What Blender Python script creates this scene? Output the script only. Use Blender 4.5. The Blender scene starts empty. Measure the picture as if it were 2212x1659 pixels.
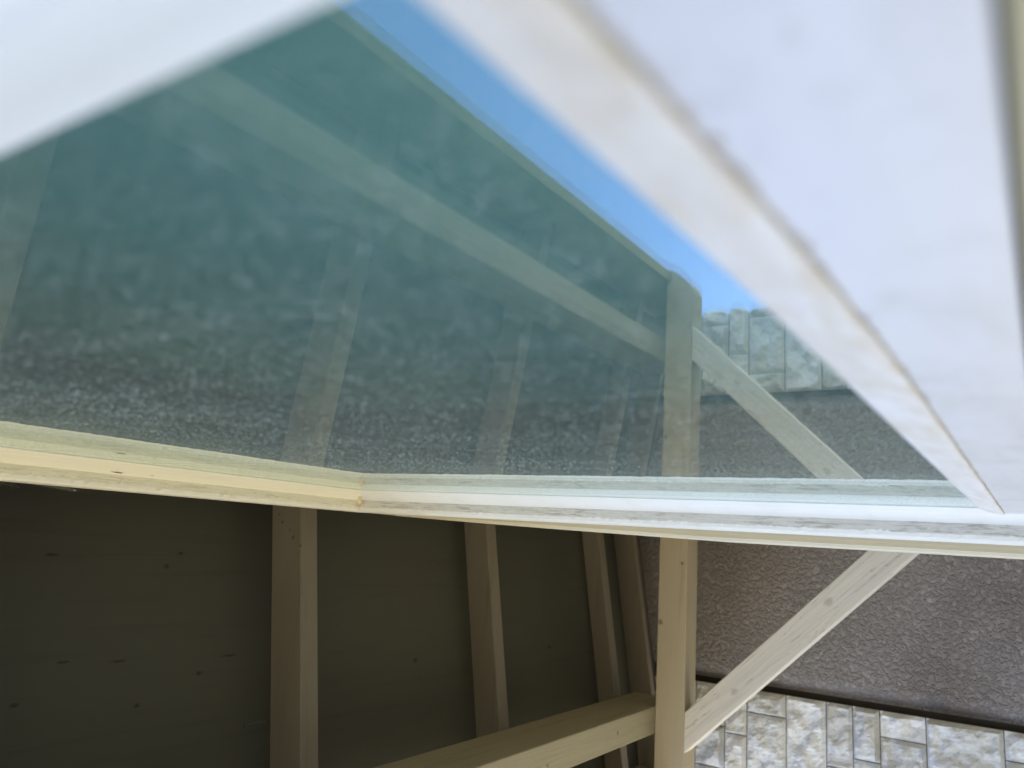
import bpy, bmesh, math, random
from mathutils import Vector, Matrix, noise
random.seed(7)
U = 0.06           # one modelling unit = 6 cm; camera lens is one unit off the glass
H0 = 1.60          # height of the lens above the ground
C = bpy.context.scene.collection
sc = bpy.context.scene

# ------------------------------------------------------------------ camera
cam_d = bpy.data.cameras.new('camera'); cam = bpy.data.objects.new('camera', cam_d); C.objects.link(cam)
R = Matrix(((0.5529237557609001, -0.06396335102530579, -0.8307731399370553),
            (-0.1952625661554326, -0.9792319919684969, -0.0545640556026125),
            (-0.8100295368526113, 0.19238865775045852, -0.553930278821551)))
cam.matrix_world = Matrix.Translation((0, U, H0)) @ R.transposed().to_4x4()
cam_d.sensor_width = 36.0; cam_d.lens = 1691.0/2212.0*36.0
cam_d.clip_start = 0.005; cam_d.clip_end = 2000
cam_d.dof.use_dof = True; cam_d.dof.focus_distance = 1.15; cam_d.dof.aperture_fstop = 7.0
sc.camera = cam

# ------------------------------------------------------------------ light
SUN_EL, SUN_AZ = math.radians(43), math.radians(-84)     # azimuth measured from +X towards +Y (the sun is behind the house)
w = bpy.data.worlds.new('World'); sc.world = w; w.use_nodes = True
nt = w.node_tree; bg = nt.nodes['Background']
sky = nt.nodes.new('ShaderNodeTexSky'); sky.sky_type = 'NISHITA'; sky.sun_disc = False
sky.sun_elevation = SUN_EL; sky.sun_rotation = math.pi/2 - SUN_AZ
sky.dust_density = 0.6; sky.air_density = 1.0; sky.ozone_density = 1.8
wb = nt.nodes.new('ShaderNodeMix'); wb.data_type = 'RGBA'; wb.blend_type = 'MULTIPLY'; wb.inputs[0].default_value = 1; wb.inputs[7].default_value = (1.0, .955, 1.04, 1)
nt.links.new(sky.outputs[0], wb.inputs[6]); nt.links.new(wb.outputs[2], bg.inputs[0])      # white balance of the daylight
bg.inputs[1].default_value = 0.15
sd = bpy.data.lights.new('sun', 'SUN'); sun = bpy.data.objects.new('sun', sd); C.objects.link(sun)
sd.energy = 5.0; sd.angle = math.radians(0.5); sd.color = (1.0, 0.93, 0.82)
sv = Vector((math.cos(SUN_EL)*math.cos(SUN_AZ), math.cos(SUN_EL)*math.sin(SUN_AZ), math.sin(SUN_EL)))
sun.rotation_euler = sv.to_track_quat('Z', 'Y').to_euler()
sc.view_settings.view_transform = 'Standard'; sc.view_settings.look = 'None'
sc.view_settings.exposure = 1.6; sc.view_settings.gamma = 1.0

# ------------------------------------------------------------------ helpers
def V(x, y, z): return Vector((x*U, y*U, z*U + H0))

class NB:
    """tiny node builder"""
    def __init__(s, name):
        s.m = bpy.data.materials.new(name); s.m.use_nodes = True; s.t = s.m.node_tree
        s.t.nodes.clear(); s.out = s.n('ShaderNodeOutputMaterial')
    def n(s, typ, **kw):
        x = s.t.nodes.new(typ)
        for k, v in kw.items(): setattr(x, k, v)
        return x
    def l(s, a, b): s.t.links.new(a, b)
    def val(s, sock, v):
        if hasattr(v, 'is_linked') or hasattr(v, 'links'): s.l(v, sock)
        else: sock.default_value = v
    def math(s, op, a, b=None, c=None, clamp=False):
        x = s.n('ShaderNodeMath', operation=op); x.use_clamp = clamp
        s.val(x.inputs[0], a)
        if b is not None: s.val(x.inputs[1], b)
        if c is not None: s.val(x.inputs[2], c)
        return x.outputs[0]
    def coord(s, sx=1, sy=1, sz=1):
        g = s.n('ShaderNodeNewGeometry'); mp = s.n('ShaderNodeMapping'); mp.inputs['Scale'].default_value = (sx, sy, sz)
        s.l(g.outputs['Position'], mp.inputs[0]); return mp.outputs[0]
    def noise(s, co, scale, detail=4, rough=.55, out='Fac', dist=0):
        x = s.n('ShaderNodeTexNoise'); s.l(co, x.inputs['Vector']); x.inputs['Scale'].default_value = scale
        x.inputs['Detail'].default_value = detail; x.inputs['Roughness'].default_value = rough; x.inputs['Distortion'].default_value = dist
        return x.outputs[out]
    def ramp(s, f, a, b, ca=0., cb=1.):
        x = s.n('ShaderNodeMapRange', interpolation_type='SMOOTHSTEP'); s.l(f, x.inputs[0])
        for i, v in enumerate((a, b, ca, cb)): x.inputs[i+1].default_value = v
        return x.outputs[0]
    def mix(s, f, a, b):
        x = s.n('ShaderNodeMix', data_type='RGBA'); s.val(x.inputs[0], f)
        for i, v in ((6, a), (7, b)):
            if isinstance(v, tuple): x.inputs[i].default_value = (*v, 1)
            else: s.l(v, x.inputs[i])
        return x.outputs[2]
    def bump(s, h, strength=.5, dist=.001, normal=None):
        x = s.n('ShaderNodeBump'); s.l(h, x.inputs['Height']); x.inputs['Strength'].default_value = strength
        x.inputs['Distance'].default_value = dist
        if normal is not None: s.l(normal, x.inputs['Normal'])
        return x.outputs[0]
    def bsdf(s, col, rough=.5, normal=None, spec=.5):
        x = s.n('ShaderNodeBsdfPrincipled')
        if isinstance(col, tuple): x.inputs['Base Color'].default_value = (*col, 1)
        else: s.l(col, x.inputs['Base Color'])
        s.val(x.inputs['Roughness'], rough); x.inputs['Specular IOR Level'].default_value = spec
        if normal is not None: s.l(normal, x.inputs['Normal'])
        return x.outputs[0]
    def done(s, sh): s.l(sh, s.out.inputs[0]); return s.m

def painted_wood(name, col, dark, along, grain=1.0, bump=.5, spots=(), rough=.55, crack=0.0):
    """painted timber, brush and grain marks running along one axis"""
    b = NB(name)
    sc_ = [55, 55, 55]; sc_[along] = 2.2
    co = b.coord(*sc_)
    n1 = b.noise(co, 1.0, 6, .6, dist=.5)
    sc2 = [260, 260, 260]; sc2[along] = 7
    n2 = b.noise(b.coord(*sc2), 1.0, 3, .6)
    n3 = b.noise(b.coord(1, 1, 1), 7, 4, .6)
    f = b.math('MULTIPLY', b.ramp(n1, .5, .75), .45*grain)
    c = b.mix(f, col, dark)
    c = b.mix(b.math('MULTIPLY', b.ramp(n2, .55, .8), .3*grain), c, tuple(v*.62 for v in col))
    c = b.mix(b.math('MULTIPLY', b.ramp(n3, .35, .7), .16), c, tuple(v*.8 for v in col))
    if crack:
        sc3 = [30, 30, 30]; sc3[along] = 1.1
        wv = b.noise(b.coord(*sc3), 1.0, 5, .55, dist=1.5)
        cr = b.math('ABSOLUTE', b.math('SUBTRACT', wv, .56))
        cm = b.math('MULTIPLY', b.ramp(cr, .0, .008, 1, 0), crack)
        c = b.mix(cm, c, tuple(v*.3 for v in dark))
    if spots:
        g = b.n('ShaderNodeNewGeometry')
        nz = b.noise(b.coord(1, 1, 1), 160, 3, .7)
        for (p, r, st) in spots:      # knots: (point, radius, stretch along the grain)
            sub = b.n('ShaderNodeVectorMath', operation='SUBTRACT'); b.l(g.outputs['Position'], sub.inputs[0]); sub.inputs[1].default_value = p
            mu = b.n('ShaderNodeVectorMath', operation='MULTIPLY'); b.l(sub.outputs[0], mu.inputs[0])
            m = [1, 1, 1]; m[along] = 1/st; mu.inputs[1].default_value = m
            ln = b.n('ShaderNodeVectorMath', operation='LENGTH'); b.l(mu.outputs[0], ln.inputs[0])
            d = b.math('ADD', ln.outputs['Value'], b.math('MULTIPLY', b.math('SUBTRACT', nz, .5), r*1.4))
            c = b.mix(b.math('MULTIPLY', b.ramp(d, r*.2, r*1.1, 1, 0), .7), c, tuple(v*.22 for v in dark))
    h = b.math('ADD', b.math('MULTIPLY', n1, 1.0), b.math('MULTIPLY', n2, .5))
    return b.done(b.bsdf(c, rough, b.bump(h, bump, .0012)))

def weathered_white(name, along, col=(.70, .69, .66), worn=(.36, .34, .30), amount=.8, bump=.8):
    """thick white paint, brushed and flaking along the grain"""
    b = NB(name)
    s1 = [330, 330, 330]; s1[along] = 26
    n1 = b.noise(b.coord(*s1), 1.0, 5, .65, dist=.6)
    s2 = [900, 900, 900]; s2[along] = 60
    n2 = b.noise(b.coord(*s2), 1.0, 3, .6)
    n3 = b.noise(b.coord(1, 1, 1), 22, 4, .6)
    f = b.math('MULTIPLY', b.ramp(n1, .47, .62), b.ramp(n3, .25, .65))
    f = b.math('MULTIPLY', b.math('ADD', f, b.math('MULTIPLY', b.ramp(n2, .55, .7), .5)), amount, clamp=True)
    c = b.mix(f, col, worn)
    h = b.math('ADD', n1, b.math('MULTIPLY', n2, .5))
    return b.done(b.bsdf(c, .6, b.bump(h, bump, .0015)))

def smooth_white(name, col=(.86, .87, .88), dust=(.60, .52, .40), amt=.25, along=0):
    b = NB(name)
    s1 = [26, 26, 26]; s1[along] = 5
    n1 = b.noise(b.coord(*s1), 1.0, 5, .6, dist=.4)
    s2 = [500, 500, 500]; s2[along] = 30
    n2 = b.noise(b.coord(*s2), 1.0, 3, .55)
    n3 = b.noise(b.coord(1, 1, 1), 330, 2, .5)
    c = b.mix(b.math('MULTIPLY', b.ramp(n1, .42, .72), amt), col, dust)
    c = b.mix(b.math('MULTIPLY', b.ramp(n3, .74, .79), .5), c, (.18, .15, .11))
    return b.done(b.bsdf(c, .42, b.bump(b.math('ADD', n1, b.math('MULTIPLY', n2, .35)), .35, .0006)))

def link(name, bm, mat, parent=None, loc=None, smooth=False, label=None):
    me = bpy.data.meshes.new(name)
    o = bpy.data.objects.new(name, me); C.objects.link(o)
    loc = Vector(loc) if loc is not None else Vector((0, 0, 0))
    bmesh.ops.translate(bm, verts=bm.verts, vec=-loc)
    bmesh.ops.recalc_face_normals(bm, faces=bm.faces)
    bm.to_mesh(me); bm.free()
    for m in (mat if isinstance(mat, (list, tuple)) else [mat]): me.materials.append(m)
    if smooth:
        for p in me.polygons: p.use_smooth = True
    pl = Vector((0, 0, 0))
    if parent is not None:
        o.parent = parent; pl = WL[parent.name]
    o.location = loc - pl; WL[o.name] = loc
    if label: o['label'] = label
    return o
WL = {}
def thing(name, label, cat, loc):
    o = bpy.data.objects.new(name, None); C.objects.link(o); o.location = loc; o.empty_display_size = .1
    o['label'] = label; o['category'] = cat; WL[o.name] = Vector(loc); return o

def hexa(bm, c8, bev=0.0, seg=1):
    """c8: eight corners in unit coordinates, bottom ring 0-3 then top ring 4-7"""
    vs = [bm.verts.new(V(*p)) for p in c8]
    fs = [bm.faces.new([vs[i] for i in q]) for q in ((3, 2, 1, 0), (4, 5, 6, 7), (0, 1, 5, 4), (1, 2, 6, 5), (2, 3, 7, 6), (3, 0, 4, 7))]
    if bev:
        es = list({e for f in fs for e in f.edges})
        bmesh.ops.bevel(bm, geom=es, offset=bev*U, segments=seg, profile=.5, affect='EDGES', clamp_overlap=True)
def box(bm, x0, x1, y0, y1, z0, z1, bev=0.0, seg=1):
    hexa(bm, [(x0, y0, z0), (x1, y0, z0), (x1, y1, z0), (x0, y1, z0), (x0, y0, z1), (x1, y0, z1), (x1, y1, z1), (x0, y1, z1)], bev, seg)

# ------------------------------------------------------------------ materials
TAUPE = (.215, .19, .145)
TDK = (.12, .10, .07)
knots = [((9.372, 5.363, 19.494), .05, 1.8), ((12.26, 5.72, 19.43), .045, 1.6), ((13.99, 5.13, 19.53), .05, 1.6), ((22.7, 5.5, 19.47), .07, 1.5),
         ((31.69, 5.69, 19.44), .08, 1.2), ((14.9, 4.75, 19.6), .025, 9), ((11.7, 4.64, 19.61), .03, 6), ((10.4, 4.55, 19.6), .03, 5), ((13.3, 2.0, 20.0), .04, 2), ((12.9, 2.35, 20.0), .05, 1.6), ((9.9, 2.1, 20.0), .03, 5)]
KE = 1.086
def onpanel(x, y, z):
    x *= KE; y = 1 + KE*(y-1)
    return V(x, y, 21.705 - .022*(x-17.76) - .169*y)
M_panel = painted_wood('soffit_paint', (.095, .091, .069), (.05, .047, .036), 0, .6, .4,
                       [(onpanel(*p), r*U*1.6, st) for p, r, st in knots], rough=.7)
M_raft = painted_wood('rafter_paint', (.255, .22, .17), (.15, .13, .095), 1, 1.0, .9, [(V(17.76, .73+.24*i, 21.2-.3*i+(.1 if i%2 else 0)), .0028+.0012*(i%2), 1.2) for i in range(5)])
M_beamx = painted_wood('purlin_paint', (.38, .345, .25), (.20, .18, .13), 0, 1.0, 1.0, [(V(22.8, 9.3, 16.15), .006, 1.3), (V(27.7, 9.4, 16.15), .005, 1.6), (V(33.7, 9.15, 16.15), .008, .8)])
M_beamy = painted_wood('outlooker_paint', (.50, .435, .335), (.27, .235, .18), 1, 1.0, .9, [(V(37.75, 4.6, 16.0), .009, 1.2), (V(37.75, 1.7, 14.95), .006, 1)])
M_fascia = painted_wood('fascia_paint', (.42, .39, .24), (.3, .27, .18), 0, .5, .4)

# ------------------------------------------------------------------ ground
b = NB('ground_concrete')
n1 = b.noise(b.coord(1, 1, 1), 1.3, 8, .65); n2 = b.noise(b.coord(1, 1, 1), 60, 4, .6)
gc = b.mix(n1, (.58, .50, .29), (.48, .41, .24)); gc = b.mix(b.math('MULTIPLY', n2, .3), gc, (.25, .21, .16))
M_ground = b.done(b.bsdf(gc, .85, b.bump(n2, .4, .004)))
bm = bmesh.new()
for s in ((-600, -600), (600, -600), (600, 600), (-600, 600)): bm.verts.new((s[0], s[1], 0))
bm.faces.new(bm.verts[:] if False else list(bm.verts))
g = link('ground', bm, M_ground); g['kind'] = 'structure'
b = NB('bounce_cut_dark'); n1 = b.noise(b.coord(1, 1, 1), 25, 6, .7)  # unseen dark sheet added to cut ground bounce near the wall
bm = bmesh.new()
for q in ((-3.2, .02), (2.9, .02), (2.9, 1.7), (-3.2, 1.7)): bm.verts.new((q[0], q[1], .006))
bm.faces.new(list(bm.verts))
so = link('bounce_cut', bm, b.done(b.bsdf(b.mix(n1, (.035, .028, .02), (.08, .065, .045)), .95, b.bump(n1, 1, .02)))); so['kind'] = 'structure'

# ------------------------------------------------------------------ house
house = thing('house', 'timber house wall with white framed window under a taupe painted eave of open rafters', 'house', (.5, 0, 0))

b = NB('wall_siding')
n1 = b.noise(b.coord(3, 3, 60), 4, 4, .6)
M_wall = b.done(b.bsdf(b.mix(n1, (.42, .36, .22), (.36, .31, .2)), .7, b.bump(n1, .3, .002)))
bm = bmesh.new()
XW0, XW1 = -44, 46.6
box(bm, XW0, .02, -3.2, .02, -26.6, 20.6)            # wall left of the opening
box(bm, 17.0, XW1, -3.2, .02, -26.6, 20.6)
box(bm, .02, 17.0, -3.2, .02, 16.6, 20.6)
box(bm, .02, 17.0, -3.2, .01, -26.6, -.6)
box(bm, XW0, XW1, -70, -67, -26.6, 20.6)             # rear and end walls of the house
box(bm, XW0-3, XW0, -67, .0, -26.6, 20.6)
box(bm, XW1-3, XW1, -67, -3.25, -26.6, 20.6)
link('wall', bm, M_wall, house)

# --- window casing: profile (offset away from the opening, Y), swept with small paint irregularities
Xj, Zh, Zs, Xn = 15.43, 15.25, .90, .88
prof = [(.88, .0), (.88, .22), (.878, .27), (.88, .43), (.90, .50), (.95, .545), (1.8, .55), (1.8, 0.03)]
def sweep(bm, path, prof, n, jit, lipset=(3, 4, 5), seed=0, mi=None):
    """path(o, y, t) gives a point; t runs along the piece"""
    rows = []
    for i in range(n+1):
        t = i/n; row = []
        for k, (o, y) in enumerate(prof):
            a = 0; c = 0
            if k in lipset:
                q = noise.noise(Vector((t*n*.35, k*.7 + seed, seed))) + .6*noise.noise(Vector((t*n*1.3, k*2.1, seed+5)))
                a = q*jit; c = q*jit*.6
                if k == 3 and noise.noise(Vector((t*n*.09, seed, 9.0))) + .7*noise.noise(Vector((t*n*.8, seed, 4.0))) > .28: c -= jit*(.8 + 1.6*abs(noise.noise(Vector((t*n*.5, 2.0, seed)))))
            elif k in (0, 1, 2):
                a = .18*jit*noise.noise(Vector((t*n*.2, k, seed)))
            row.append(bm.verts.new(path(o + a, y + c, t)))
        rows.append(row)
    m = len(prof)
    for i in range(n):
        for k in range(m-1):
            f = bm.faces.new((rows[i][k], rows[i+1][k], rows[i+1][k+1], rows[i][k+1]))
            if mi: f.material_index = mi[k]
    bm.faces.new(rows[0][::-1]); bm.faces.new(rows[-1])
M_cz = weathered_white('casing_paint_upright', 2)
M_cx = weathered_white('casing_paint_head_bounce', 0, (.84, .81, .68), (.52, .49, .37), .6)  # warm ground bounce put into the cream of the head paint
M_bead = smooth_white('bead_paint', amt=.12)
ZB = -9; CM = (0, 0, 0, 1, 1, 1, 1)
M_lip = smooth_white('lip_paint', (.86, .86, .85), amt=.3, along=2)
bm = bmesh.new()
sweep(bm, lambda o, y, t: V(Xj+o, y, ZB + (Zh+o-.0-ZB)*t), prof, 420, .02, seed=1, mi=CM)
win = link('window', bm, [M_cz, M_lip], house, loc=V(Xj, 0, ZB), label='white painted window frame stile with flaking edge')
win.name = 'window'; 
bm = bmesh.new()
sweep(bm, lambda o, y, t: V(Xj+o - (Xj+o - (Xn-o))*t, y, Zh+o), prof, 320, .022, seed=3, mi=CM)
link('head_casing', bm, [M_cx, smooth_white('lip_paint_head_bounce', (.84, .82, .74), amt=.3, along=0)], win)  # lip colour warmed to stand for light bounced off the ground
bm = bmesh.new()
sweep(bm, lambda o, y, t: V(Xn-o, y, ZB + (Zh+o-ZB)*t), [(.38, 0), (.38, .215), (.385, .225), (.40, .23), (.41, .21), (.425, .21), (.44, .24), (1.0, .245), (1.9, .25), (1.9, .03)], 160, .004, (2, 3), seed=6)
link('jamb_casing', bm, smooth_white('near_jamb_paint', (.84, .85, .86), amt=.06, along=2), win)

# glazing beads: a small flat, a cove and a nose
bp = [(-.0, -.05), (.0, .012), (.03, .03), (.28, .078), (.32, .10), (.60, .175), (.84, .228), (.89, .232), (.89, -.05)]
bm = bmesh.new()
sweep(bm, lambda o, y, t: V(Xj+o, y, ZB + (Zh+o-ZB)*t), bp, 120, .004, (5, 6), seed=11)
link('glazing_bead', bm, M_bead, win)
bm = bmesh.new()
sweep(bm, lambda o, y, t: V(Xj+o - (Xj+o - (Xn-o))*t, y, Zh+o), bp, 120, .004, (5, 6), seed=12)
link('glazing_bead', bm, smooth_white('bead_paint_head_bounce', (.90, .88, .76), amt=.12, along=0), win)  # this bead's cream holds the warm bounce light from below
bm = bmesh.new()
sweep(bm, lambda o, y, t: V(Xn-o*.45, y, ZB + (Zh+o-ZB)*t), bp, 60, .004, (5, 6), seed=13)
link('glazing_bead', bm, M_bead, win)

# bottom bead, dusty beige, with brush swirls
b = NB('dusty_bead_paint')
co = b.coord(22, 60, 60)
n1 = b.noise(co, 1.0, 5, .6, dist=1.2); n2 = b.noise(b.coord(1, 1, 1), 70, 4, .6); n3 = b.noise(b.coord(90, 260, 260), 1.0, 3, .6, dist=.8)
c = b.mix(b.ramp(n1, .35, .65), (.72, .66, .58), (.80, .78, .77))
c = b.mix(b.math('MULTIPLY', b.ramp(n2, .5, .8), .45), c, (.52, .43, .33))
M_dust = b.done(b.bsdf(c, .6, b.bump(b.math('ADD', n1, b.math('MULTIPLY', n3, .6)), .7, .0015)))
bm = bmesh.new()
bb = [(0, -.06), (0, .0), (.05, .03), (.16, .062), (.27, .088), (.345, .098), (.372, .09), (.372, -.06)]
def rise(x): return .105*(max(0., 5-x)/4)**2.2      # the joint runs up a little towards the near end
sweep(bm, lambda o, y, t: V(.2 + Xj*t**1.5, y, Zs-o + rise(.2 + Xj*t**1.5)*(.35+.65*min(1, o/.35))), bb, 220, .006, (3, 4, 5, 6), seed=15)
link('bottom_bead', bm, M_dust, win, label='dusty beige glazing bead along the foot of the pane')
# rail below it
b = NB('rail_paint')
n1 = b.noise(b.coord(14, 40, 40), 1.0, 5, .6, dist=.5); n2 = b.noise(b.coord(120, 500, 500), 1.0, 3, .6); n3 = b.noise(b.coord(1, 1, 1), 110, 3, .6)
n5 = b.noise(b.coord(1, 1, 1), 34, 4, .65)
c = b.mix(b.math('MULTIPLY', b.ramp(n1, .45, .8), .45), (.66, .655, .70), (.48, .47, .455))
c = b.mix(b.math('MULTIPLY', b.ramp(n5, .5, .72), .42), c, (.42, .42, .42))
c = b.mix(b.math('MULTIPLY', b.ramp(n3, .66, .74), .5), c, (.38, .35, .31))
M_rail = b.done(b.bsdf(c, .38, b.bump(b.math('ADD', n1, b.math('MULTIPLY', n2, .4)), .4, .0008)))
bm = bmesh.new(); box(bm, .2, Xj+.45, -.4, .07, .022, .655, .006)
link('bottom_rail', bm, M_rail, win, label='broad bluish white bottom rail')
# grimy bead of caulk in the joint between bead and rail
bm = bmesh.new()
for i in range(260):
    t = (i + random.random())/260; x = .45 + (Xj-.3)*t**1.6
    r = random.uniform(.003, .009)*(1 + .5*random.random()); p = V(x, .075 + random.uniform(-.004, .008), .528 + rise(x) + random.uniform(-.012, .008))
    mt = Matrix.Translation(p) @ Matrix.Diagonal((r*U*random.uniform(1.4, 5), r*U*.55, r*U, 1))
    bmesh.ops.create_icosphere(bm, subdivisions=1, radius=1, matrix=mt)
b = NB('grime'); M_grime = b.done(b.bsdf(b.mix(b.noise(b.coord(1, 1, 1), 160, 3), (.66, .61, .53), (.46, .42, .36)), .9))
for (x, r, dz) in ((1.18, .028, .02), (1.24, .02, .05), (1.62, .014, -.02), (1.9, .018, .0), (2.35, .014, -.02), (3.2, .02, .0), (4.4, .02, .01)):
    mt = Matrix.Translation(V(x, .082, .525+dz+rise(x))) @ Matrix.Diagonal((r*U*1.5, r*U*.3, r*U, 1)); bmesh.ops.create_icosphere(bm, subdivisions=2, radius=1, matrix=mt)
link('caulk_joint', bm, M_grime, win, smooth=True)
# caulk in the mitred corner
bm = bmesh.new()
for p, r in (((Xj+.5, .15, Zh+.5), .05), ((Xj+.8, .22, Zh+.8), .07), ((Xj+.86, .27, Zh+.86), .05), ((Xj+.87, .34, Zh+.87), .045), ((Xj+.87, .41, Zh+.87), .05), ((Xj+.85, .25, Zh+.84), .07)):
    mt = Matrix.Translation(V(*p)) @ Matrix.Diagonal((r*U, r*U*1.3, r*U*1.5, 1)); bmesh.ops.create_icosphere(bm, subdivisions=2, radius=1, matrix=mt)
b = NB('caulk'); M_caulk = b.done(b.bsdf(b.mix(b.noise(b.coord(1, 1, 1), 300, 3), (.80, .70, .52), (.66, .54, .38)), .6))
link('corner_caulk', bm, M_caulk, win, smooth=True)
# stains on the head bead
for (x, k, sz) in ((9.0, .80, .10), (9.75, .75, .05)):
    bm = bmesh.new(); bmesh.ops.create_icosphere(bm, subdivisions=3, radius=1)
    for v in bm.verts:
        q = 1 + .5*noise.noise(v.co*2.2 + Vector((x, 0, 0)))
        v.co = Vector((v.co.x*sz*U*1.2*q, v.co.y*sz*U*.8*q, v.co.z*.006*U))
    bm.transform(Matrix.Translation(V(x, .228*k+.01, Zh+.86*k)) @ Matrix.Rotation(-math.pi/2+.26, 4, 'X'))
    link('paint_chip', bm, M_caulk, win, smooth=True)
# outer strip (a second, cream layer outside the stile), broken off just below the corner
bm = bmesh.new()
N = 200; rows = []
XO = Xj + 4.17
for i in range(N+1):
    z = 19.0 + (ZB-19.0)*i/N
    k = min(1, max(0, (19.0-z)/12.0)); ye = .47 + .263*k**.7
    j = .010*noise.noise(Vector((i*.4, 3, 1))) + (.02*noise.noise(Vector((i*1.7, 5, 1))) if i < 16 else 0)
    pr = [(0, .0), (0, ye-.17+j*.3), (.012, ye-.165+j*.3), (.012, ye-.075+j*.3), (.03, ye-.06+j*.4), (.06, ye-.012+j), (.10, ye+j), (1.75, ye+.01), (1.75, .0)]
    rows.append([bm.verts.new(V(XO+o, y, z)) for o, y in pr])
for i in range(N):
    for k in range(8): bm.faces.new((rows[i][k], rows[i+1][k], rows[i+1][k+1], rows[i][k+1]))
bm.faces.new(rows[0]); bm.faces.new(rows[-1][::-1])
link('outer_strip', bm, smooth_white('cream_strip_paint', (.72, .66, .50), amt=.25, along=2), win, label='cream edge strip outside the stile, broken off at its top end')
# sill nosing under the rail (beige)
bm = bmesh.new(); box(bm, -6, Xj+3, -1.0, .13, -1.6, .004, .03, 2)
link('sill', bm, painted_wood('sill_paint', (.50, .43, .25), (.3, .25, .15), 0, .5, .4), win, label='beige sill under the white rail')

# --- glass
def glass(name, dust):
    b = NB(name)
    g = b.n('ShaderNodeNewGeometry')
    dt = b.n('ShaderNodeVectorMath', operation='DOT_PRODUCT'); b.l(g.outputs['Incoming'], dt.inputs[0]); b.l(g.outputs['Normal'], dt.inputs[1])
    cs = b.math('MAXIMUM', b.math('ABSOLUTE', dt.outputs['Value']), .02)
    inv = b.math('SUBTRACT', 1.0, cs)
    F0 = .105
    F = b.math('ADD', F0, b.math('MULTIPLY', b.math('POWER', inv, 5.0), 1-F0))      # Fresnel reflection, Schlick
    tr = b.n('ShaderNodeBsdfTransparent'); tr.inputs[0].default_value = (.90, .97, .96, 1)
    gl = b.n('ShaderNodeBsdfGlossy'); b.l(b.mix(b.ramp(F, .1, .5), (.74, .82, 1.0), (.93, .98, .95)), gl.inputs[0]); gl.inputs[1].default_value = 0.0
    mx = b.n('ShaderNodeMixShader'); b.l(F, mx.inputs[0]); b.l(tr.outputs[0], mx.inputs[1]); b.l(gl.outputs[0], mx.inputs[2])
    sh = mx.outputs[0]
    if dust:
        co = b.coord(1, 1, 1)
        # dried droplets: random small rings and dots, thicker in drifts
        vo = b.n('ShaderNodeTexVoronoi', feature='F1'); b.l(co, vo.inputs['Vector']); vo.inputs['Scale'].default_value = 360; vo.inputs['Randomness'].default_value = 1
        v2 = b.n('ShaderNodeTexVoronoi', feature='F1'); b.l(co, v2.inputs['Vector']); v2.inputs['Scale'].default_value = 200
        nz = b.noise(co, 420, 3, .6); drift = b.noise(co, 9, 4, .6); d2 = b.noise(co, 45, 3, .6)
        sp = b.ramp(vo.outputs['Distance'], .16, .40, 1, 0)
        pick = b.n('ShaderNodeSeparateColor'); b.l(vo.outputs['Color'], pick.inputs[0])
        sp = b.math('MULTIPLY', sp, b.ramp(pick.outputs[0], .5, .9))
        p2 = b.n('ShaderNodeSeparateColor'); b.l(v2.outputs['Color'], p2.inputs[0])
        s2 = b.math('MULTIPLY', b.ramp(v2.outputs['Distance'], .10, .30, 1, 0), b.ramp(p2.outputs[0], .6, .95))
        fine = b.ramp(nz, .54, .66)
        tau = b.math('MULTIPLY', b.math('ADD', b.math('ADD', b.math('MULTIPLY', sp, .17), b.math('MULTIPLY', s2, .08)),
                     b.math('MULTIPLY', fine, .06)), b.math('MULTIPLY', b.ramp(drift, .3, .7, .6, 1.1), b.ramp(d2, .3, .7, .5, 1.2)))
        edge_refl = b.noise(b.coord(95, 1, 1.3), 1.0, 4, .6, dist=.15)      # streaks painted in for reflections of interior edges
        tau = b.math('ADD', b.math('ADD', tau, DUST_VEIL), b.math('MULTIPLY', b.ramp(edge_refl, .52, .72), .014))
        # optical depth of a thin layer seen at an angle
        al = b.math('SUBTRACT', 1.0, b.math('EXPONENT', b.math('DIVIDE', b.math('MULTIPLY', tau, -1.0), b.math('MAXIMUM', cs, .06))))
        df = b.n('ShaderNodeBsdfDiffuse'); df.inputs[0].default_value = (.58, .66, .65, 1)
        m2 = b.n('ShaderNodeMixShader'); b.l(al, m2.inputs[0]); b.l(sh, m2.inputs[1]); b.l(df.outputs[0], m2.inputs[2]); sh = m2.outputs[0]
    return b.done(sh)
DUST_VEIL = .005
bm = bmesh.new(); box(bm, .1, Xj+.2, -.045, 0, .45, Zh+.2)
link('glass_pane', bm, glass('dusty_glass', True), win, label='dusty green tinted outer pane')
bm = bmesh.new(); box(bm, .1, Xj+.2, -.27, -.225, .45, Zh+.2)
link('glass_pane', bm, glass('inner_glass', False), win, label='clean inner pane')
# lining behind the glass, and an added sheet giving the pane its brightness
b = NB('lining_paint'); M_lin = b.done(b.bsdf((.19, .25, .25), .6))
bm = bmesh.new()
box(bm, Xj+.19, Xj+.6, -2.6, -.30, -.3, Zh+.6); box(bm, -.2, .1, -2.6, -.30, -.3, Zh+.6)
box(bm, .1, Xj+.19, -2.6, -.30, Zh+.19, Zh+.6); box(bm, .1, Xj+.19, -2.6, -.30, -.3, .40)
link('lining', bm, M_lin, win)
bm = bmesh.new(); box(bm, Xj+.02, Xj+.19, -1.22, -1.06, .40, Zh+.19); box(bm, .1, Xj+.02, -1.22, -1.06, Zh+.02, Zh+.19)
link('inner_stop', bm, smooth_white('inner_stop_paint', (.82, .84, .82)), win)
b = NB('pane_backing_tone'); n1 = b.noise(b.coord(4, 4, 1), 12, 3, .5)
M_sh = b.done(b.bsdf(b.mix(n1, (.43, .58, .60), (.37, .52, .54)), .9))
bm = bmesh.new(); box(bm, .1, Xj+.19, -1.90, -1.85, .40, Zh+.19)
link('pane_backing', bm, M_sh, win, label='grey green sheet added behind the glass for its base brightness')

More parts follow.
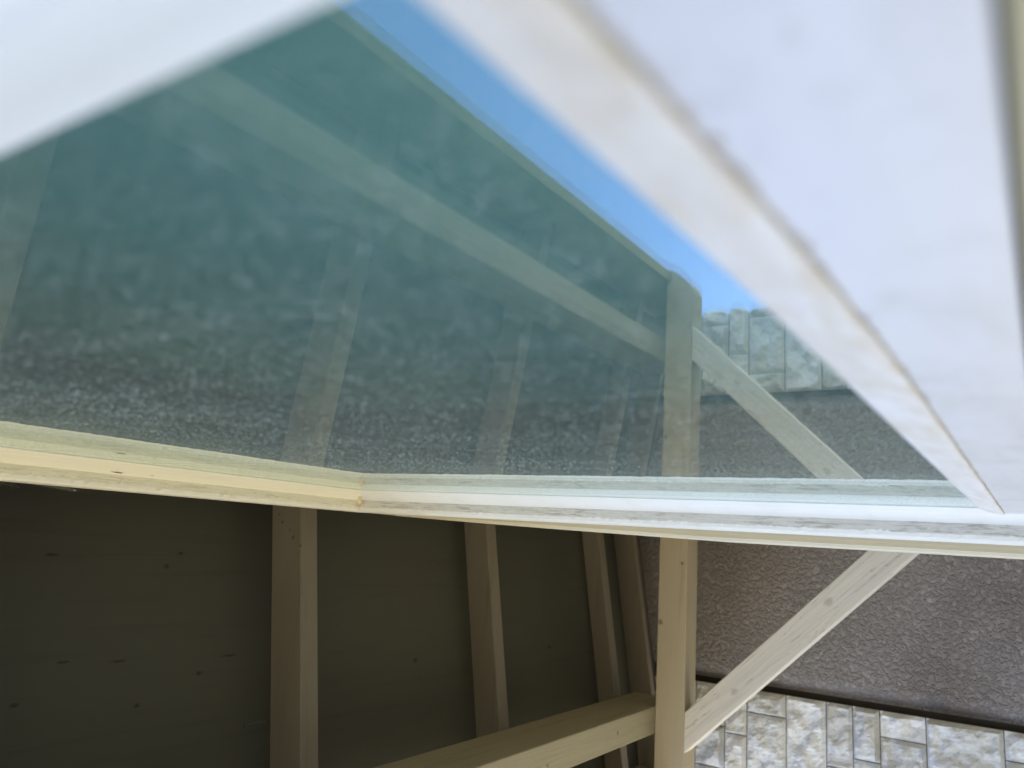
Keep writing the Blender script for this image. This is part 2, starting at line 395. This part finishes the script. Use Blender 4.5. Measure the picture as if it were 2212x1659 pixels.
# --- roof and eave
RS = -.169
def ztop(x, y): return 21.705 - .022*(x-17.76) + RS*y
def slab(bm, x0, x1, y0, y1, f0, f1, bev=0):
    hexa(bm, [(x0, y0, f0(x0, y0)), (x1, y0, f0(x1, y0)), (x1, y1, f0(x1, y1)), (x0, y1, f0(x0, y1)),
              (x0, y0, f1(x0, y0)), (x1, y0, f1(x1, y0)), (x1, y1, f1(x1, y1)), (x0, y1, f1(x0, y1))], bev)
b = NB('shingles'); n1 = b.noise(b.coord(30, 8, 8), 4, 4); M_shin = b.done(b.bsdf(b.mix(n1, (.10, .09, .08), (.18, .16, .14)), .9, b.bump(n1, .6, .01)))
bm = bmesh.new()
slab(bm, -48, 47.93, -34, 14.0, lambda x, y: ztop(x, y)+.64, lambda x, y: ztop(x, y)+1.0, .04)
slab(bm, -48, 47.93, -72, -34.01, lambda x, y: ztop(x, -34)+.64+.169*(y+34), lambda x, y: ztop(x, -34)+1.0+.169*(y+34), .04)
roof = link('roof', bm, M_shin, house, loc=V(-64, 0, 20))
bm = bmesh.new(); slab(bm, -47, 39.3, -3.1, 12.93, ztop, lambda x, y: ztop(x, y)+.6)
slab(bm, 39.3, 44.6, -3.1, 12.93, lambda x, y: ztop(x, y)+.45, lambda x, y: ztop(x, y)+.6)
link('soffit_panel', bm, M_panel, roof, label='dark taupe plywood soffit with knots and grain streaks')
# rafters
def rafter_bm(x0, wd, up=.004):
    bm = bmesh.new()
    N = 24
    f0 = lambda x, y: 20.27 + RS*y
    slab(bm, x0, x0+wd, -3, 12.92, f0, lambda x, y: ztop(x0, y)+up, .035)
    return bm
r0 = link('rafter', rafter_bm(17.76, .72), M_raft, roof, loc=V(17.76, 0, 20.27), label='nearest rafter with chipped paint and a bent nail')
for i, (x, wd) in enumerate(((28.24, .72), (38.72, 0.7), (-3.2, .66), (7.28, .66))):
    o = r0.copy(); C.objects.link(o); o.parent = roof; o.location = V(x, 0, 20.27) - WL[roof.name]
    o['label'] = ['second rafter, middle of the dark soffit', 'third rafter, close beside the bright edged end rafter', 'rafter overhead', 'rafter overhead near the window head'][i]
r3 = link('rafter', rafter_bm(43.25, .46, .455), M_raft, roof, loc=V(43.25, 0, 20.27), label='end rafter at the gable with a bright lower edge')
bm = bmesh.new()
box(bm, -46, 40.4, 8.577, 9.83, 16.16, 18.48, .045, 2)
link('edge_beam', bm, M_beamx, roof, label='long square beam carrying the rafters, knots on its lit underside')
bm = bmesh.new(); box(bm, -47.5, 39.6, 12.936, 13.5, 15.884, 19.3, .03)
hexa(bm, [(39.61, 12.936, 16.6), (44.4, 12.936, 18.1), (44.4, 13.5, 18.1), (39.61, 13.5, 16.6), (39.61, 12.936, 19.3), (44.4, 12.936, 19.3), (44.4, 13.5, 19.3), (39.61, 13.5, 19.3)])
link('fascia', bm, M_fascia, roof)
# gable outlooker with knee brace
bm = bmesh.new()
pf = [(-.3, 14.675), (12.34, 14.675), (12.75, 14.85), (13.25, 15.35), (13.62, 15.83), (13.75, 16.15), (-.3, 16.15)]
va = [bm.verts.new(V(37.75, y, z)) for y, z in pf]; vb = [bm.verts.new(V(39.16, y, z)) for y, z in pf]
bm.faces.new(va[::-1]); bm.faces.new(vb)
for i in range(len(pf)): j = (i+1) % len(pf); bm.faces.new((va[i], va[j], vb[j], vb[i]))
bmesh.ops.bevel(bm, geom=bm.edges[:], offset=.04*U, segments=2, profile=.5, affect='EDGES')
br = link('bracket', bm, M_beamy, house, loc=V(37.75, 0, 15), label='horizontal square timber standing out from the wall')
# brace: build with its own grain direction, vertices along the slope
b1 = Vector((10.47, 14.70)); b2 = Vector((8.62, 14.68)); b3 = Vector((-.3, 5.60)); b4 = Vector((-.3, 3.65))
bm = bmesh.new()
P_ = [b1, b2, b3, b4]
va = [bm.verts.new(V(37.80, p.x, p.y)) for p in P_]; vb = [bm.verts.new(V(38.75, p.x, p.y)) for p in P_]
bm.faces.new(va); bm.faces.new(vb[::-1])
for i in range(4): j = (i+1) % 4; bm.faces.new((va[i], vb[i], vb[j], va[j]))
bmesh.ops.bevel(bm, geom=bm.edges[:], offset=.05*U, segments=2, profile=.5, affect='EDGES')
# weathered grey brace with long checks
b = NB('brace_paint')
g = b.n('ShaderNodeNewGeometry'); mp = b.n('ShaderNodeMapping'); mp.vector_type = 'TEXTURE'
ang = math.atan2(b2.y-b3.y, b2.x-b3.x); mp.inputs['Rotation'].default_value = (ang, 0, 0)
b.l(g.outputs['Position'], mp.inputs[0])
m2 = b.n('ShaderNodeMapping'); m2.inputs['Scale'].default_value = (50, 2.4, 50); b.l(mp.outputs[0], m2.inputs[0])
m3 = b.n('ShaderNodeMapping'); m3.inputs['Scale'].default_value = (14, 1.5, 26); b.l(mp.outputs[0], m3.inputs[0])
m4 = b.n('ShaderNodeMapping'); m4.inputs['Scale'].default_value = (200, 9, 200); b.l(mp.outputs[0], m4.inputs[0])
n1 = b.noise(m2.outputs[0], 1, 6, .6, dist=.8); n2 = b.noise(m3.outputs[0], 1, 4, .5, dist=1.2); n3 = b.noise(m4.outputs[0], 1, 3, .6)
c = b.mix(b.math('MULTIPLY', b.ramp(n1, .45, .75), .5), (.78, .735, .69), (.54, .505, .465))
cr = b.math('ABSOLUTE', b.math('SUBTRACT', n2, .52))
c = b.mix(b.math('MULTIPLY', b.ramp(cr, 0, .008, 1, 0), .5), c, (.16, .14, .12))
c = b.mix(b.math('MULTIPLY', b.ramp(n3, .60, .72), .6), c, (.74, .71, .65))
for (yy, zz, r) in ((2.9, 8.1, .26), (7.3, 12.3, .24)):
    sub = b.n('ShaderNodeVectorMath', operation='DISTANCE'); b.l(g.outputs['Position'], sub.inputs[0]); sub.inputs[1].default_value = V(37.8, yy, zz)
    d = b.math('ADD', sub.outputs['Value'], b.math('MULTIPLY', b.math('SUBTRACT', n1, .5), .03))
    ring = b.math('MULTIPLY', b.math('ADD', b.math('SINE', b.math('MULTIPLY', d, 1500)), 1.5), b.ramp(d, .4*r*U, r*U, .2, 0))
    c = b.mix(ring, c, (.13, .11, .09))
M_brace = b.done(b.bsdf(c, .7, b.bump(b.math('ADD', n1, b.math('MULTIPLY', n3, .5)), .7, .002)))
link('knee_brace', bm, M_brace, br, label='weathered grey diagonal brace, cracked and knotted')
# bent nail on the first rafter
bm = bmesh.new()
mt = Matrix.Translation(V(16.15, 6.63, 19.0)) @ Matrix.Rotation(math.pi/2, 4, 'Y')
b = NB('nail_steel'); M_nail = b.done(b.bsdf((.12, .11, .10), .5))
# the nail sticks out of the panel beside the rafter, running away from it
bmesh.ops.create_cone(bm, cap_ends=True, segments=10, radius1=.03*U, radius2=.03*U, depth=.75*U, matrix=Matrix.Translation(V(17.2, 7.1, 20.5)) @ Matrix.Rotation(math.pi/2 , 4, 'Y'))
bmesh.ops.create_cone(bm, cap_ends=True, segments=12, radius1=.07*U, radius2=.07*U, depth=.03*U, matrix=Matrix.Translation(V(16.8, 7.1, 20.5)) @ Matrix.Rotation(math.pi/2 , 4, 'Y'))
link('nail', bm, M_nail, roof)

# ------------------------------------------------------------------ side wall: stucco with a stone veneer end
XS = 47.2
side = thing('stone_clad_wall', 'grey stucco wall end faced with rough split stone blocks beyond the knee brace', 'wall', V(XS+2, 7, -26.6))
b = NB('stucco')
co = b.coord(1, 1, 1)
n1 = b.noise(co, 75, 4, .62, dist=.4); n2 = b.noise(co, 260, 3, .6); n3 = b.noise(co, 2.2, 4, .55)
c = b.mix(b.math('MULTIPLY', b.ramp(n1, .46, .66), .5), (.50, .45, .435), (.28, .25, .235))
c = b.mix(b.math('MULTIPLY', b.ramp(n3, .4, .65), .45), c, (.25, .205, .18))
M_stucco = b.done(b.bsdf(c, .9, b.bump(b.math('ADD', b.ramp(n1, .35, .65), b.math('MULTIPLY', n2, .4)), 1.0, .009)))
bm = bmesh.new(); box(bm, XS+.7, XS+4, -4, 8.38, -26.5, 34)
hexa(bm, [(XS, -4, -26.5), (XS+.7, -4, -26.5), (XS+.7, 8.3, -26.5), (XS, 7.75, -26.5), (XS, -4, 34), (XS+.7, -4, 34), (XS+.7, 8.3, 34), (XS, 7.75, 34)], .25, 3)
link('stucco_panel', bm, M_stucco, side)
b = NB('joint_shadow'); M_joint = b.done(b.bsdf((.055, .045, .035), .8))
bm = bmesh.new(); box(bm, XS+.72, XS+3.9, 8.30, 8.97, -26.5, 34)
link('expansion_joint', bm, M_joint, side)
# veneer stones: courses by height, broken at given Y
b = NB('split_stone')
n1 = b.noise(co := b.coord(1, 1, 1), 38, 6, .65, dist=1.0); n2 = b.noise(co, 9, 3, .5); n3 = b.noise(co, 170, 3, .6)
at = b.n('ShaderNodeAttribute', attribute_name='tone')
c = b.mix(b.ramp(n1, .42, .8), (.90, .89, .875), (.62, .61, .595))
c = b.mix(b.math('MULTIPLY', b.ramp(n2, .5, .7), .25), c, (.72, .66, .57))
hs = b.n('ShaderNodeHueSaturation'); b.l(c, hs.inputs['Color']); b.l(at.outputs['Fac'], hs.inputs['Value'])
M_stone = b.done(b.bsdf(hs.outputs[0], .9, b.bump(b.math('ADD', n1, b.math('MULTIPLY', n3, .3)), 1.0, .006)))
zs = [17.68, 15.93, 14.65, 12.46, 10.34, 9.0, 7.67, 5.52, 2.14]
breaks = {0: [10.9, 13.2], 1: [11.2], 2: [9.87, 13.53], 3: [], 4: [11.9], 5: [11.27], 6: [9.93], 7: []}
z = 17.68
while z < 33:
    z2 = z + random.choice((1.3, 1.9, 2.2, 3.0)); zs.insert(0, z2); z = z2
    breaks = {k+1: v for k, v in breaks.items()}; breaks[0] = [random.uniform(10, 12.8)] if random.random() < .7 else []
n0 = len(zs)-1
z = 2.14; breaks[n0] = [10.0]
while z > -26:
    z2 = z - random.choice((1.3, 1.9, 2.2, 3.2)); zs.append(z2); breaks.setdefault(len(zs)-2, [random.uniform(9.6, 12.8)] if random.random() < .7 else []); z = z2
bm = bmesh.new(); tone = bm.verts.layers.float.new('tone')
def stone(y0, y1, z0, z1, k, end):
    g_ = .022; y0 += g_; y1 -= g_*(0 if end else 1); z0 += g_; z1 -= g_
    ny = max(4, int((y1-y0)/.16)); nz = max(4, int((z1-z0)/.16)); tn = random.uniform(.80, 1.12)
    base = random.uniform(-.10, .06)
    gr = []
    for i in range(ny+1):
        r_ = []
        for j in range(nz+1):
            u, v = i/ny, j/nz
            y = y0 + (y1-y0)*u; zz = z0 + (z1-z0)*v
            ed = min(min(u, 1-u)*(y1-y0), min(v, 1-v)*(z1-z0))
            q = noise.fractal(Vector((y*1.1, zz*1.1, k*7.3)), 1.0, 2.0, 5)
            x = XS - .10 + base*1.8 - .34*q - .07*min(1, ed/.22)
            if ed == 0: x = XS + .12
            if end:      # rounded rough end against the sky
                y = y - .30*(abs(v-.5)*2)**3*u**3 + .10*q*u**4
            vt = bm.verts.new(V(x, y, zz)); vt[tone] = tn; r_.append(vt)
        gr.append(r_)
    for i in range(ny):
        for j in range(nz): bm.faces.new((gr[i][j], gr[i+1][j], gr[i+1][j+1], gr[i][j+1]))
    if end:      # the return face of the end stones
        a = [(gr[ny][j]) for j in range(nz+1)]; q = []
        for j in range(nz+1):
            vt = bm.verts.new(V(XS+4.2, a[j].co.y/U, (a[j].co.z-H0)/U)); vt[tone] = tn; q.append(vt)
        for j in range(nz): bm.faces.new((a[j], q[j], q[j+1], a[j+1]))
for k in range(len(zs)-1):
    ys = [8.62] + breaks.get(k, []) + [14.12 + random.uniform(-.06, .08)]
    for a_ in range(len(ys)-1): stone(ys[a_], ys[a_+1], zs[k+1], zs[k], k*5+a_, a_ == len(ys)-2)
link('stone_veneer', bm, M_stone, side, smooth=False)
bm = bmesh.new(); box(bm, XS+.25, XS+4.1, 8.975, 13.75, -26.5, 34.0)
b = NB('mortar'); M_mortar = b.done(b.bsdf((.16, .145, .125), .95))
link('mortar_bed', bm, M_mortar, side)

# ------------------------------------------------------------------ cobweb with an egg sac hanging from the head casing
def thread(bm, a, c, r):
    a = V(*a); c = V(*c); d = c-a; q = d.to_track_quat('Z', 'Y').to_matrix().to_4x4()
    bmesh.ops.create_cone(bm, cap_ends=False, segments=5, radius1=r, radius2=r, depth=d.length, matrix=Matrix.Translation((a+c)/2) @ q)
web = thing('cobweb', 'wisp of cobweb with a pale egg sac under the window head', 'cobweb', V(7.9, .6, 15.5))
b = NB('silk'); M_silk = b.done(b.bsdf((.35, .33, .28), .8))
bm = bmesh.new()
random.seed(4)
for i in range(9):
    x = 7.55 + random.uniform(-.5, .4)
    thread(bm, (x, .585, 15.6), (7.95 + random.uniform(-.08, .08), .64 + random.uniform(-.02, .03), 15.45 + random.uniform(-.1, .1)), .00006)
for i in range(16):
    x = 6.45 + random.uniform(-.2, .45); y = .58 + random.uniform(0, .1)
    thread(bm, (x, .58, 15.6), (x + random.uniform(-.25, .25), y + .05, 15.5 + random.uniform(-.15, .15)), .00006)
link('silk', bm, M_silk, web)
bm = bmesh.new(); bmesh.ops.create_icosphere(bm, subdivisions=2, radius=1, matrix=Matrix.Translation(V(7.95, .645, 15.45)) @ Matrix.Diagonal((.0014, .0006, .0008, 1)))
b = NB('egg_sac'); link('egg_sac', bm, b.done(b.bsdf((.6, .57, .5), .8)), web, smooth=True)
